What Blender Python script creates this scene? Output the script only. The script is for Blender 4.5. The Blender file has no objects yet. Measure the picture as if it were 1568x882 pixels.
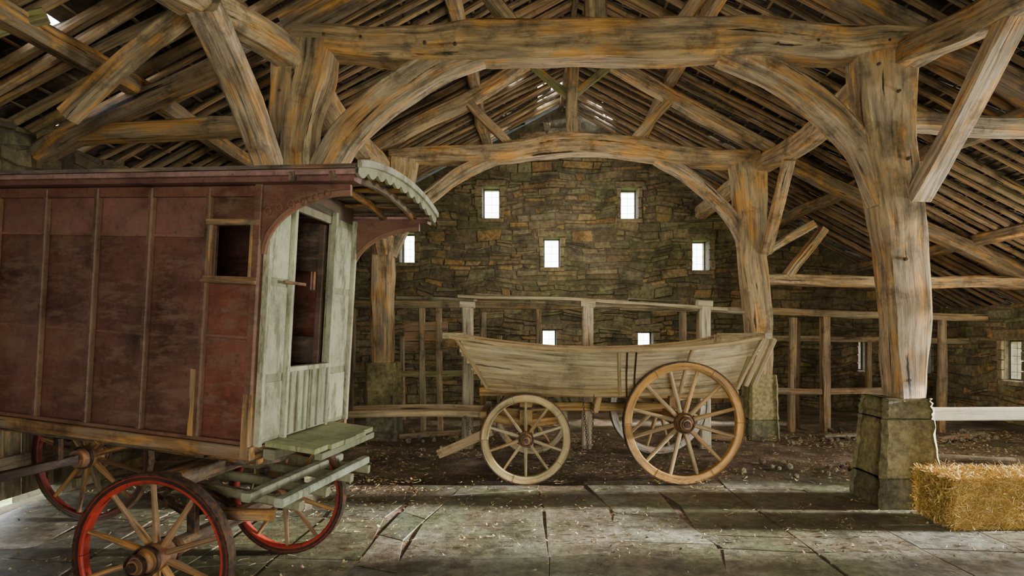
import bpy, bmesh, math, random
from mathutils import Vector, Matrix, noise
random.seed(7)
R = random.Random(11)
V = Vector
# ------------------------------------------------------------------ materials
def nt(name):
    m = bpy.data.materials.new(name); m.use_nodes = True
    t = m.node_tree; t.nodes.clear()
    o = t.nodes.new('ShaderNodeOutputMaterial'); b = t.nodes.new('ShaderNodeBsdfPrincipled')
    t.links.new(b.outputs[0], o.inputs[0])
    return m, t, b
def N(t, ty, **k):
    n = t.nodes.new(ty)
    for a, v in k.items():
        if hasattr(n, a): setattr(n, a, v)
        else: n.inputs[a].default_value = v
    return n
def mix(t, a, b, f, mode='MIX'):
    n = t.nodes.new('ShaderNodeMix'); n.data_type = 'RGBA'; n.blend_type = mode
    for s, v in ((0, f), (6, a), (7, b)):
        if isinstance(v, (int, float)): n.inputs[s].default_value = v
        elif isinstance(v, tuple): n.inputs[s].default_value = (v[0], v[1], v[2], 1)
        else: t.links.new(v, n.inputs[s])
    return n.outputs[2]
def ramp(t, src, stops):
    n = t.nodes.new('ShaderNodeValToRGB'); e = n.color_ramp.elements
    while len(e) < len(stops): e.new(0.5)
    for i, (p, c) in enumerate(stops):
        e[i].position = p
        e[i].color = (c, c, c, 1) if isinstance(c, (int, float)) else (c[0], c[1], c[2], 1)
    t.links.new(src, n.inputs[0]); return n.outputs[0]
def noise_n(t, vec, scale, detail=5, rough=.55, dist=0):
    n = N(t, 'ShaderNodeTexNoise'); n.inputs['Scale'].default_value = scale
    n.inputs['Detail'].default_value = detail; n.inputs['Roughness'].default_value = rough
    n.inputs['Distortion'].default_value = dist
    t.links.new(vec, n.inputs['Vector']); return n.outputs['Fac']
def mapping(t, vec, sc):
    n = N(t, 'ShaderNodeMapping'); n.inputs['Scale'].default_value = sc
    t.links.new(vec, n.inputs['Vector']); return n.outputs[0]
def bump(t, b, h, s=.4, d=.01):
    n = N(t, 'ShaderNodeBump'); n.inputs['Strength'].default_value = s; n.inputs['Distance'].default_value = d
    t.links.new(h, n.inputs['Height']); t.links.new(n.outputs[0], b.inputs['Normal'])

def wood_mat(name, orange=0.5, grey=0.4, green=0.0, rough=.75, bs=.7, crack=1.0, oc=(.80,.38,.07), gc=(.31, .25, .17), k=1.0, dkm=.75):
    m, t, b = nt(name)
    tc = N(t, 'ShaderNodeTexCoord'); at = N(t, 'ShaderNodeAttribute', attribute_name='Col')
    geo = N(t, 'ShaderNodeNewGeometry')
    uv = tc.outputs['UV']; pos = geo.outputs['Position']
    g = noise_n(t, mapping(t, uv, (1.6*k, 26*k, 1)), 1.0, 9, .7, .2)
    gr = ramp(t, g, [(.30, .2), (.46, .85), (.7, 1.5)])
    c = mix(t, at.outputs['Color'], gr, 1.0, 'MULTIPLY')
    p1 = noise_n(t, mapping(t, uv, (1.1, 4.0, 1)), 1.3, 6, .65)
    oo = mix(t, gr, oc, 1.0, 'MULTIPLY')
    c = mix(t, c, oo, ramp(t, p1, [(.50, 0.0), (.57, orange)]))
    p2 = noise_n(t, mapping(t, uv, (.8, 4.5, 1)), 1.7, 7, .72)
    lg = mix(t, gr, gc, 1.0, 'MULTIPLY')
    c = mix(t, c, lg, ramp(t, p2, [(.46, 0.0), (.57, grey)]))
    if green > 0:
        p3 = noise_n(t, pos, 1.4, 5, .7)
        c = mix(t, c, (.13, .17, .03), ramp(t, p3, [(.5, 0.0), (.68, green)]))
    ck = noise_n(t, mapping(t, uv, (.7*k, 14*k, 1)), 1.3, 5, .6, .15)
    ckr = ramp(t, ck, [(.33, .04), (.375, 1.0)])
    c = mix(t, c, ckr, crack, 'MULTIPLY')
    dk = noise_n(t, pos, 3.2, 7, .75)
    c = mix(t, c, ramp(t, dk, [(.35, .22), (.49, 1.0)]), dkm, 'MULTIPLY')
    t.links.new(c, b.inputs['Base Color']); b.inputs['Roughness'].default_value = rough
    h = mix(t, gr, ckr, .6, 'MULTIPLY'); bump(t, b, h, bs, .015)
    return m
def stone_mat(name, green=.4, gcol=(.10, .13, .03), sc=1.0, dirt=.6, bs=.7, rough=.85, brown=0):
    m, t, b = nt(name)
    at = N(t, 'ShaderNodeAttribute', attribute_name='Col'); geo = N(t, 'ShaderNodeNewGeometry'); pos = geo.outputs['Position']
    a = noise_n(t, pos, 14*sc, 8, .7); ar = ramp(t, a, [(.3, .35), (.5, 1.0), (.72, 1.7)]); c = mix(t, at.outputs['Color'], ar, 1.0, 'MULTIPLY')
    g = noise_n(t, pos, .75, 6, .65); gg = mix(t, ar, gcol, 1.0, 'MULTIPLY')
    c = mix(t, c, gg, ramp(t, g, [(.45, 0.0), (.63, green)]))
    if brown:
        q = noise_n(t, pos, 1.3, 8, .78, .4); c = mix(t, c, mix(t, ar, (.13, .095, .055), 1.0, 'MULTIPLY'), ramp(t, q, [(.46, 0.0), (.57, brown)]))
    d = noise_n(t, pos, 1.7, 7, .75); c = mix(t, c, ramp(t, d, [(.34, .2), (.53, 1.0)]), dirt, 'MULTIPLY')
    t.links.new(c, b.inputs['Base Color']); b.inputs['Roughness'].default_value = rough
    f = noise_n(t, pos, 30*sc, 6, .75); bump(t, b, mix(t, f, a, .5), bs, .02)
    return m
def paint_mat(name, wear=(.3, .22, .15), amt=.5, rough=.5, bs=.35, lo=.4, hi=1.5, w0=.51, w1=.62, st=(4, 4, 15), kk=.75):
    m, t, b = nt(name)
    at = N(t, 'ShaderNodeAttribute', attribute_name='Col')
    geo = N(t, 'ShaderNodeNewGeometry'); pos = geo.outputs['Position']
    a = noise_n(t, pos, 2.6, 9, .72, .3)
    c = mix(t, at.outputs['Color'], ramp(t, a, [(.32, lo), (.5, 1.0), (.68, hi)]), 1.0, 'MULTIPLY')
    w = noise_n(t, mapping(t, pos, st), 1.2, 9, .75)
    c = mix(t, c, wear, ramp(t, w, [(w0, 0.0), (w1, amt)]))
    k = noise_n(t, pos, 22, 8, .85); c = mix(t, c, ramp(t, k, [(.36, .3), (.47, 1.0)]), kk, 'MULTIPLY')
    t.links.new(c, b.inputs['Base Color']); b.inputs['Roughness'].default_value = rough
    g = noise_n(t, mapping(t, pos, (20, 20, 55)), 1.0, 6, .7); bump(t, b, mix(t, g, w, .4), bs, .01)
    return m
M_OAK = wood_mat('oak_timber', .68, .78, .0)
M_OAKG = wood_mat('oak_timber_mossy', .3, .6, .45)
M_RAFT = wood_mat('rafter_wood', .28, .5, .3)
M_CART = wood_mat('cream_painted_wood', .25, .3, .2, .7, .5, .8, (.62, .40, .14), (.44, .38, .24), dkm=.5)
M_WHEELW = wood_mat('wheel_wood', .45, .3, .1, .6, .4, .6, dkm=.4)
M_STONE = stone_mat('rubble_stone', .45, (.15, .15, .05), 1, .9)
M_MORTAR = stone_mat('mortar', .4)
M_PIER = stone_mat('pier_stone', .4, (.22, .23, .05), 1.3, .85, 1.0)
M_FLAG = stone_mat('flagstone', .75, (.135, .16, .055), .8, .85, .6, .5, .75)
M_SLATE = stone_mat('roof_slate', .25, (.05, .05, .02), .7)
M_MAROON = paint_mat('maroon_paint', (.21, .13, .09), .65, .5, .35, .35, 1.6, .47, .60)
M_GREENW = paint_mat('weathered_green_paint', (.15, .14, .07), .8, .6, .4, .5, 1.35, .51, .60, (9, 9, 2.2), .55)
M_RED = paint_mat('red_paint', (.16, .05, .025), .5)
m, t, b = nt('iron'); b.inputs['Metallic'].default_value = .6; b.inputs['Roughness'].default_value = .55
geo = N(t, 'ShaderNodeNewGeometry'); n = noise_n(t, geo.outputs['Position'], 30, 5)
t.links.new(ramp(t, n, [(.4, (.04, .035, .03)), (.65, (.16, .08, .04))]), b.inputs['Base Color']); M_IRON = m
m, t, b = nt('straw'); at = N(t, 'ShaderNodeAttribute', attribute_name='Col'); t.links.new(at.outputs['Color'], b.inputs['Base Color']); b.inputs['Roughness'].default_value = .7; M_STRAW = m
m, t, b = nt('earth_floor'); geo = N(t, 'ShaderNodeNewGeometry'); pos = geo.outputs['Position']
a = noise_n(t, pos, 1.6, 9, .75); c = ramp(t, a, [(.32, (.05, .03, .015)), (.5, (.19, .125, .075)), (.66, (.48, .35, .25))])
a2 = noise_n(t, pos, 38, 6, .8); c = mix(t, c, ramp(t, a2, [(.35, .3), (.6, 1.45)]), 1.0, 'MULTIPLY')
a3 = noise_n(t, pos, 1.1, 4, .6); c = mix(t, c, (.11, .13, .035), ramp(t, a3, [(.5, 0.0), (.62, .5)]))
t.links.new(c, b.inputs['Base Color']); b.inputs['Roughness'].default_value = .95; bump(t, b, a2, .9, .03); M_EARTH = m
m, t, b = nt('foliage'); geo = N(t, 'ShaderNodeNewGeometry'); a = noise_n(t, geo.outputs['Position'], 9, 6, .8)
t.links.new(ramp(t, a, [(.35, (.06, .12, .02)), (.6, (.42, .52, .14))]), b.inputs['Base Color']); b.inputs['Roughness'].default_value = .9; M_LEAF = m

# ------------------------------------------------------------------ mesh builder
class MB:
    def __init__(s): s.v = []; s.f = []; s.uv = []; s.mi = []; s.c = []; s.mats = []; s.M = None
    def mat(s, m):
        if m not in s.mats: s.mats.append(m)
        return s.mats.index(m)
    def add(s, vs, fs, mat, col, uvs=None):
        o = len(s.v); mi = s.mat(mat)
        for p in vs:
            p = V(p)
            if s.M: p = s.M @ p
            s.v.append(p)
        for k, f in enumerate(fs):
            s.f.append([i+o for i in f]); s.mi.append(mi); s.c.append(col)
            if uvs: s.uv.append(uvs[k])
            else: s.uv.append([(vs[i][0]+vs[i][1], vs[i][2]) for i in f])
    def obj(s, name, parent=None, smooth=35, coll=None):
        me = bpy.data.meshes.new(name); me.from_pydata([tuple(p) for p in s.v], [], s.f)
        for mm in s.mats: me.materials.append(mm)
        me.polygons.foreach_set('material_index', s.mi)
        fu = []; fc = []
        for k, f in enumerate(s.f):
            for q in range(len(f)):
                fu += [s.uv[k][q][0], s.uv[k][q][1]]; fc += [s.c[k][0], s.c[k][1], s.c[k][2], 1]
        me.color_attributes.new('Col', 'FLOAT_COLOR', 'CORNER'); me.color_attributes['Col'].data.foreach_set('color', fc)
        me.uv_layers.new(name='UVMap'); me.uv_layers['UVMap'].data.foreach_set('uv', fu)
        me.update()
        if smooth:
            me.shade_smooth(); me.set_sharp_from_angle(angle=math.radians(smooth))
        ob = bpy.data.objects.new(name, me); bpy.context.scene.collection.objects.link(ob)
        if parent: ob.parent = parent
        return ob
def empty(name, loc=(0, 0, 0)):
    e = bpy.data.objects.new(name, None); bpy.context.scene.collection.objects.link(e); e.empty_display_size = .2
    return e
def vary(c, a=.15):
    k = 1+R.uniform(-a, a); return tuple(max(0, x*k*(1+R.uniform(-a, a)*.25)) for x in c)
def cr(p, sz, n):
    out = []; so = []
    P = [p[0]*2-p[1]]+p+[p[-1]*2-p[-2]]
    for i in range(1, len(P)-2):
        for k in range(n):
            u = k/n; a, b_, c_, d = P[i-1], P[i], P[i+1], P[i+2]
            out.append(.5*((2*b_)+(c_-a)*u+(2*a-5*b_+4*c_-d)*u*u+(3*b_-a-3*c_+d)*u**3))
            s0, s1 = sz[i-1], sz[i]; so.append((s0[0]+(s1[0]-s0[0])*u, s0[1]+(s1[1]-s0[1])*u))
    out.append(p[-1]); so.append(sz[-1]); return out, so
def sweep(mb, pts, size, mat, col, up=(0, 0, 1), rough=.012, n=None, ch=.16, seg=.3, var=.12):
    p = [V(q) for q in pts]
    sz = size if isinstance(size, list) else [size]*len(p)
    L = sum((p[i+1]-p[i]).length for i in range(len(p)-1))
    if n is None: n = max(1, int(L/seg/(len(p)-1))+1)
    if n > 1 or len(p) > 2: p, sz = cr(p, sz, n)
    up = V(up); vs = []; K = 8; ln = 0; uo = R.uniform(0, 50); vo = R.uniform(0, 50); us = []
    for i, q in enumerate(p):
        tg = (p[min(i+1, len(p)-1)]-p[max(i-1, 0)]).normalized()
        u_ = up if abs(tg.dot(up)) < .97 else V((0, 1, 0)) if abs(tg.y) < .9 else V((1, 0, 0))
        sd = tg.cross(u_).normalized(); nr = sd.cross(tg)
        w, h = sz[i][0]/2, sz[i][1]/2; c = ch*min(w, h)*2
        pr = [(-w+c, -h), (w-c, -h), (w, -h+c), (w, h-c), (w-c, h), (-w+c, h), (-w, h-c), (-w, -h+c)]
        if i: ln += (q-p[i-1]).length
        us.append(ln+uo)
        wob = sd*noise.noise(q*.9+V((uo, 0, 0)))*rough*1.8+nr*noise.noise(q*.9+V((0, vo, 0)))*rough*1.8
        for k_, (a, b_) in enumerate(pr):
            vs.append(q+wob+sd*(a+noise.noise(q*2.6+V((k_*7.3, uo, 0)))*rough*.8)+nr*(b_+noise.noise(q*2.6+V((k_*5.1, vo, 9)))*rough*.8))
    w, h = sz[0]; ps = [0]; per = [w*.8, .03, h*.8, .03]*2
    for x in per: ps.append(ps[-1]+x)
    fs = []; uvs = []
    for i in range(len(p)-1):
        for k in range(K):
            a = i*K+k; b_ = i*K+(k+1) % K
            fs.append([a, a+K, b_+K, b_][::-1]); va, vb = vo+ps[k], vo+ps[k+1]
            uvs.append([(us[i], va), (us[i+1], va), (us[i+1], vb), (us[i], vb)][::-1])
    e = (len(p)-1)*K
    fs.append(list(range(K))[::-1]); uvs.append([(uo, vo+k*.01) for k in range(K)])
    fs.append([e+k for k in range(K)]); uvs.append([(uo+3, vo+k*.01) for k in range(K)])
    mb.add(vs, fs, mat, vary(col, var), uvs)
def bar(mb, a, b_, w, h, mat, col, up=(0, 0, 1), ch=.1, var=.1):
    sweep(mb, [a, b_], (w, h), mat, col, up, 0, 1, ch, var=var)
def revolve(mb, prof, C, ax, mat, col, n=40, closed=True):
    ax = V(ax).normalized(); u = ax.cross(V((0, 0, 1))).normalized(); w = ax.cross(u); C = V(C)
    vs = []; K = len(prof)
    for i in range(n):
        a = 2*math.pi*i/n; d = u*math.cos(a)+w*math.sin(a)
        for r, z in prof: vs.append(C+d*r+ax*z)
    fs = []; uvs = []; rm = max(r for r, z in prof)
    for i in range(n):
        j = (i+1) % n
        for k in range(K if closed else K-1):
            l = (k+1) % K
            fs.append([i*K+k, j*K+k, j*K+l, i*K+l])
            a0 = i/n*2*math.pi*rm; a1 = (i+1)/n*2*math.pi*rm
            uvs.append([(a0, k*.05), (a1, k*.05), (a1, k*.05+.05), (a0, k*.05+.05)])
    mb.add(vs, fs, mat, col, uvs)
def wheel(name, parent, C, ax, Rr, n, crim, cspoke, chub, mrim, mspoke, rimw=.07, rimt=.06, dish=.03, face=None):
    mb = MB(); C = V(C); ax = V(ax).normalized(); u = ax.cross(V((0, 0, 1))).normalized(); w = ax.cross(u)
    c2 = C+ax*dish
    revolve(mb, [(Rr-rimw, -rimt/2+.008), (Rr-rimw+.008, -rimt/2), (Rr-.006, -rimt/2), (Rr-.006, rimt/2), (Rr-rimw+.008, rimt/2), (Rr-rimw, rimt/2-.008)], c2, ax, mrim, crim, 56)
    revolve(mb, [(Rr-.012, -rimt/2-.004), (Rr, -rimt/2-.004), (Rr, rimt/2+.004), (Rr-.012, rimt/2+.004)], c2, ax, M_IRON, (.1, .1, .1), 56)
    if face:
        for sgn in (1, -1):
            z0 = sgn*(rimt/2+.001); revolve(mb, [(Rr-rimw*.62, z0), (Rr-rimw*.3, z0), (Rr-rimw*.3, z0+sgn*.002), (Rr-rimw*.62, z0+sgn*.002)], c2, ax, mrim, face, 56)
    h = Rr*.17
    prof = [(0.001, .17), (h*.45, .17), (h*.5, .15), (h*.62, .145), (h*.7, .10), (h*.95, .06), (h, .04), (h, -.04), (h*.95, -.06), (h*.75, -.14), (.001, -.14)]
    revolve(mb, prof, C, ax, mspoke, chub, 28, False)
    for z, rr in ((.148, h*.66), (.075, h*.92), (-.075, h*.95)):
        revolve(mb, [(rr, z-.012), (rr+.008, z-.012), (rr+.008, z+.012), (rr, z+.012)], C, ax, M_IRON, (.1, .1, .1), 28)
    revolve(mb, [(.001, .19), (h*.3, .19), (h*.34, .16)], C, ax, M_IRON, (.1, .1, .1), 20, False)
    for i in range(n):
        a = 2*math.pi*(i+.5)/n; d = u*math.cos(a)+w*math.sin(a)
        s = Rr/.5
        sweep(mb, [C+d*h*.8, C+d*(h+.06)+ax*dish*.1, C+d*(Rr*.55)+ax*dish*.5, C+d*(Rr-rimw*.8)+ax*dish], [(.03*s, .045*s), (.036*s, .05*s), (.03*s, .032*s), (.026*s, .03*s)], mspoke, cspoke, tuple(ax), 0, 2, .3)
    for i in range(n//2):
        a = 2*math.pi*i/(n//2); d = u*math.cos(a)+w*math.sin(a)
        bar(mb, c2+d*(Rr-rimw-.001)+ax*0, c2+d*(Rr-.01), .004, rimt+.003, M_IRON, (.02, .02, .02), tuple(ax))
    return mb.obj(name, parent)
def block(mb, O, U, W, Nn, u0, u1, v0, v1, dep, bev, mat, col, jit=.0, base=-.02, warp=0, wf=1.6):
    def wp(p):
        if not warp: return p
        q = p*wf
        return p+U*warp*noise.noise(q+V((7, 3, 1)))+W*warp*noise.noise(q+V((1, 9, 5)))+U*warp*.4*noise.noise(q*4)+W*warp*.35*noise.noise(q*4+V((4, 4, 4)))
    vs = []
    for (a, b_) in ((u0, v0), (u1, v0), (u1, v1), (u0, v1)): vs.append(wp(O+U*a+W*b_)+Nn*base)
    for (a, b_) in ((u0+bev, v0+bev), (u1-bev, v0+bev), (u1-bev, v1-bev), (u0+bev, v1-bev)):
        vs.append(wp(O+U*a+W*b_)+U*R.uniform(-jit, jit)+W*R.uniform(-jit, jit)+Nn*(dep+R.uniform(-jit, jit)*.5))
    fs = [[4, 5, 6, 7], [0, 1, 5, 4], [1, 2, 6, 5], [2, 3, 7, 6], [3, 0, 4, 7]]
    if U.cross(W).dot(Nn) < 0: fs = [f[::-1] for f in fs]
    mb.add(vs, fs, mat, col)
STC = [(.22, .165, .085), (.195, .15, .08), (.16, .125, .07), (.26, .185, .085), (.20, .17, .095), (.14, .11, .065), (.24, .185, .10), (.30, .19, .07), (.19, .165, .08)]
RX, RZ, SL = .6, 6.3, .53
def roofz(x): return RZ-SL*abs(x-RX)
def stone_wall(name, O, U, Nn, L, H, holes, top, clip=None, th=.5, ch=(.08, .22), cw=(.13, .55), bright=1.0):
    O = V(O); U = V(U); Nn = V(Nn); Z = V((0, 0, 1)); mb = MB()
    us = sorted({0, L, *[h[0] for h in holes], *[h[1] for h in holes]}); zs = sorted({-.1, H, *[h[2] for h in holes], *[h[3] for h in holes]})
    bm = bmesh.new()
    for i in range(len(us)-1):
        for j in range(len(zs)-1):
            cu, cz = (us[i]+us[i+1])/2, (zs[j]+zs[j+1])/2
            if any(h[0] < cu < h[1] and h[2] < cz < h[3] for h in holes): continue
            q = [bm.verts.new(O+U*a+Z*b_-Nn*c) for c in (0, th) for (a, b_) in ((us[i], zs[j]), (us[i+1], zs[j]), (us[i+1], zs[j+1]), (us[i], zs[j+1]))]
            for f in ([0, 1, 2, 3], [7, 6, 5, 4], [0, 4, 5, 1], [1, 5, 6, 2], [2, 6, 7, 3], [3, 7, 4, 0]): bm.faces.new([q[k] for k in f])
    if clip:
        for (co, no) in clip:
            bmesh.ops.bisect_plane(bm, geom=bm.verts[:]+bm.edges[:]+bm.faces[:], plane_co=co, plane_no=no, clear_outer=True)
    bm.verts.index_update()
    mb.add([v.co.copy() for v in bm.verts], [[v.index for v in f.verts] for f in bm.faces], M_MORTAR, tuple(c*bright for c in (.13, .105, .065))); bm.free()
    z = 0
    while z < H:
        h = R.uniform(*ch); u = R.uniform(-.3, 0)
        while u < L:
            w = R.uniform(*cw)*(1.15 if h > .16 else 1); a, b_ = max(0, u), min(L, u+w); u += w
            z1 = min(z+h, H)
            if b_-a < .05: continue
            if top and z1 > min(top(a), top(b_))-.03: continue
            ok = True
            for hh in holes:
                h0, h1, z0_, z1_ = hh[0]-.05, hh[1]+.05, hh[2]-.04, hh[3]+.04
                if z1 > z0_ and z < z1_ and b_ > h0 and a < h1:
                    if a < h0 and b_ <= h1+.02: b_ = h0
                    elif b_ > h1 and a >= h0-.02: a = h1
                    elif a < h0: b_ = h0
                    else: ok = False
            if not ok or b_-a < .05: continue
            g = .003
            spl = [(z+g, z1-g)]
            if h > .12 and R.random() < .45: zm = z+h*R.uniform(.35, .65); spl = [(z+g, zm-g), (zm+g, z1-g)]
            for za, zb in spl:
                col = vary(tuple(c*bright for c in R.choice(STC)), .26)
                block(mb, O, U, Z, Nn, a+g, b_-g, za, zb, R.uniform(.000, .045), .012, M_STONE, col, .012, warp=.13)
        z += h
    for hh in holes:
        if hh[3]-hh[2] < 1.2:
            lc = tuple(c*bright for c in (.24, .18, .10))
            block(mb, O, U, Z, Nn, hh[0]-.14, hh[1]+.14, hh[3], hh[3]+.13, .05, .012, M_STONE, vary(lc), .004)
            block(mb, O, U, Z, Nn, hh[0]-.1, hh[1]+.1, hh[2]-.1, hh[2], .055, .012, M_STONE, vary(lc), .004)
            nj = max(2, int((hh[3]-hh[2])/.17)); dz = (hh[3]-hh[2])/nj
            for k in range(nj):
                ww = R.uniform(.07, .17)
                block(mb, O, U, Z, Nn, hh[0]-ww, hh[0], hh[2]+k*dz+.003, hh[2]+(k+1)*dz-.003, R.uniform(.045, .055), .008, M_STONE, vary(lc, .25), .004)
                block(mb, O, U, Z, Nn, hh[1], hh[1]+ww, hh[2]+k*dz+.003, hh[2]+(k+1)*dz-.003, R.uniform(.045, .055), .008, M_STONE, vary(lc, .25), .004)
    return mb.obj(name, smooth=0)
wn = [0]
def window(C, U, w, h, nx=1, nz=3):
    wn[0] += 1; mb = MB(); C = V(C); U = V(U); Z = V((0, 0, 1))
    c = (.2, .18, .12)
    for s in (-1, 1):
        bar(mb, C+U*s*(w/2-.012)-Z*h/2, C+U*s*(w/2-.012)+Z*h/2, .024, .04, M_OAKG, c, (0, 1, 0) if U.x else (1, 0, 0))
        bar(mb, C-U*w/2+Z*s*(h/2-.012), C+U*w/2+Z*s*(h/2-.012), .04, .024, M_OAKG, c)
    for i in range(nx):
        x = (i+1)/(nx+1)-.5; bar(mb, C+U*x*w-Z*h/2, C+U*x*w+Z*h/2, .006, .006, M_IRON, c)
    for i in range(nz):
        x = (i+1)/(nz+1)-.5; bar(mb, C-U*w/2+Z*x*h, C+U*w/2+Z*x*h, .006, .006, M_IRON, c)
    mb.obj('window_%d' % wn[0])
# ------------------------------------------------------------------ shell
XL, XR, YB, YF = -4.7, 8.5, 12.9, -3.2
wb = [(-.86, 4.32, .35, .66), (2.02, 4.30, .35, .64), (.41, 3.28, .34, .62), (3.50, 3.22, .34, .62), (-2.6, 3.38, .30, .62), (.35, 1.47, .3, .40), (2.36, 1.44, .32, .36), (.60, 5.62, .26, .22), (6.88, 1.15, .24, .68), (8.2, 1.12, .20, .68)]
holes = [(x-w/2-XL, x+w/2-XL, z-h/2, z+h/2) for x, z, w, h in wb]
sn = V((SL, 0, 1)).normalized(); sn2 = V((-SL, 0, 1)).normalized()
clip = [((RX, 0, RZ+.02), tuple(sn)), ((RX, 0, RZ+.02), tuple(sn2))]
stone_wall('wall_back', (XL, YB, 0), (1, 0, 0), (0, -1, 0), XR-XL, 6.5, holes, lambda u: roofz(u+XL), clip)
for k, (x, z, w, h) in enumerate(wb): window((x, YB+.3, z), (1, 0, 0), w, h, 1, 3 if h > .4 else 1)
yw = 10.95; D0, D1 = 4.45, 6.4
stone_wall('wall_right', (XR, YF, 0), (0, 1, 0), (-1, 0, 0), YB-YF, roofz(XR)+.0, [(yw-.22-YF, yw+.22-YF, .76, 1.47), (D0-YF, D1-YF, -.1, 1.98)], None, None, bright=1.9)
window((XR+.12, yw, 1.115), (0, 1, 0), .44, .71, 2, 4)
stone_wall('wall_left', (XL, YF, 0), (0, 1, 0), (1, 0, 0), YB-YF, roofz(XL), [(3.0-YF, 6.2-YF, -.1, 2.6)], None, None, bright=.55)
stone_wall('wall_front', (XL, YF, 0), (1, 0, 0), (0, 1, 0), XR-XL, 6.5, [(-.1-XL, 1.5-XL, -.1, 2.4)], lambda u: roofz(u+XL), clip, bright=1.0)
mb = MB()
for i in range(16):
    y0 = 3.02+i*.199
    bar(mb, (XL-.1, y0+.1, .09), (XL-.1, y0+.1, 2.6), .04, .19, M_RAFT, (.10, .07, .04), (0, 1, 0))
for z in (.4, 1.3, 2.3): bar(mb, (XL-.05, 3.02, z), (XL-.05, 6.18, z), .05, .16, M_RAFT, (.12, .08, .05))
mb.obj('door_1')
# floor
mb = MB(); G = 90
vs = []; fs = []
x0, x1, y0, y1 = XL-.2, XR+.2, YF-.2, YB+.1
for j in range(G+1):
    for i in range(G+1):
        x = x0+(x1-x0)*i/G; y = y0+(y1-y0)*j/G
        z = -.006 if y < 6.3 else -.006+.06*max(0, noise.noise(V((x*1.5, y*1.5, 0))))*min(1, (y-6.3))+.012*noise.noise(V((x*5, y*5, 2)))
        vs.append((x, y, z))
for j in range(G):
    for i in range(G):
        a = j*(G+1)+i; fs.append([a, a+1, a+G+2, a+G+1])
mb.add(vs, fs, M_EARTH, (.1, .1, .1))
FC = [(.25, .235, .18), (.20, .195, .155), (.29, .27, .215), (.23, .225, .155), (.30, .275, .215), (.19, .19, .16)]
x = XL
while x < XR:
    w = R.uniform(.42, .95); y = YF+R.uniform(-.5, 0)
    end = 6.45+R.uniform(-.25, .45)
    while y < end:
        l = R.uniform(.4, 1.3); g = .002
        block(mb, V((0, 0, 0)), V((1, 0, 0)), V((0, 1, 0)), V((0, 0, 1)), x+g, min(x+w, XR)-g, max(y, YF)+g, min(y+l, end)-g, R.uniform(-.003, .004), .009, M_FLAG, vary(R.choice(FC), .2), .005, -.03, warp=.26, wf=.9)
        y += l
        if end-y < .25: break
    x += w
mb.obj('floor', smooth=0)
mb = MB(); mb.add([(-30, -20, -.12), (40, -20, -.12), (40, 40, -.12), (-30, 40, -.12)], [[0, 1, 2, 3]], M_LEAF, (.1, .2, .05)); mb.obj('ground_outside', smooth=0)
mb = MB()
def hedge(cx, cy, sx, sy, h):
    bm = bmesh.new(); bmesh.ops.create_icosphere(bm, subdivisions=5, radius=1)
    for v in bm.verts:
        p = v.co.copy(); k = 1+.16*noise.noise(p*5+V((cx, cy, 0)))+.1*noise.noise(p*14)
        v.co = V((cx+p.x*sx*k, cy+p.y*sy*k, h*.5+p.z*h*.62*k))
    mb.add([v.co.copy() for v in bm.verts], [[v.index for v in f.verts] for f in bm.faces], M_LEAF, (.1, .2, .05)); bm.free()
hedge(13.6, 13.0, 1.2, 3.5, 1.2); hedge(12, 20, 5.5, 1.3, 1.0); mb.obj('garden_hedge')
# roof slates (ceiling)
mb = MB()
for s in (-1, 1):
    dmax = (XR-RX+.35) if s > 0 else (RX-XL+.35)
    D = V((s, 0, -SL)).normalized(); Nn = V((s*SL, 0, 1)).normalized()
    Lm = dmax*math.sqrt(1+SL*SL); d = -.02
    while d < Lm:
        y = YF-.6+R.uniform(-.3, 0)
        while y < YB+.6:
            w = R.uniform(.16, .34); pm = .001
            xx = RX+s*d*.883
            if s < 0 and 3.2 < y < 6.6 and xx < -2.5: pm = .085
            if s > 0 and 3.2 < y < 7.5 and 3.4 < xx < 6: pm = .006
            if 9.8 < y < 12.9 and d < .9: pm = .10
            if R.random() > pm:
                O = V((RX, y, RZ+.11))+D*d; tl = R.uniform(-.01, .01)
                vs = []
                for n_ in (0, .022):
                    for a, b_ in ((0, 0), (w-.002, 0), (w-.002, .36), (0, .36)):
                        vs.append(O+V((0, a, 0))+D*b_+Nn*(n_+(.0 if b_ == 0 else .035)+tl+R.uniform(-.004, .004)))
                mb.add(vs, [[0, 1, 2, 3], [7, 6, 5, 4], [0, 4, 5, 1], [1, 5, 6, 2], [2, 6, 7, 3], [3, 7, 4, 0]], M_SLATE, vary(R.choice([(.045, .03, .018), (.07, .045, .028), (.03, .022, .015), (.055, .04, .025)]), .25))
            y += w
        d += .29
mb.obj('ceiling', smooth=0)
# rafters + laths
mb = MB()
RC = [(.34, .22, .11), (.24, .155, .08), (.42, .29, .16), (.19, .12, .07), (.37, .24, .13)]
for s in (-1, 1):
    dmax = (XR-RX+.1) if s > 0 else (RX-XL+.1)
    y = YF+.1
    while y < YB-.05:
        js = R.uniform(-.09, .09); w = R.uniform(.05, .10); bow = R.uniform(-.05, .05)
        pts = [V((RX+s*k*dmax, y+js*(1-k*2)+bow*math.sin(k*3.14)+R.uniform(-.03, .03), RZ+.03-SL*dmax*k+R.uniform(-.025, .02))) for k in (0, .17, .33, .5, .67, .83, 1)]
        sweep(mb, pts, (w, w*R.uniform(.8, 1.1)), M_RAFT, R.choice(RC), rough=.008, n=3, ch=.25)
        y += R.uniform(.19, .28)
    d = .15
    while d < dmax-.1:
        z = RZ+.085-SL*d; bar(mb, (RX+s*d, YF, z), (RX+s*d, YB, z), .035, .012, M_RAFT, tuple(q*.5 for q in R.choice(RC))); d += .24
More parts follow.
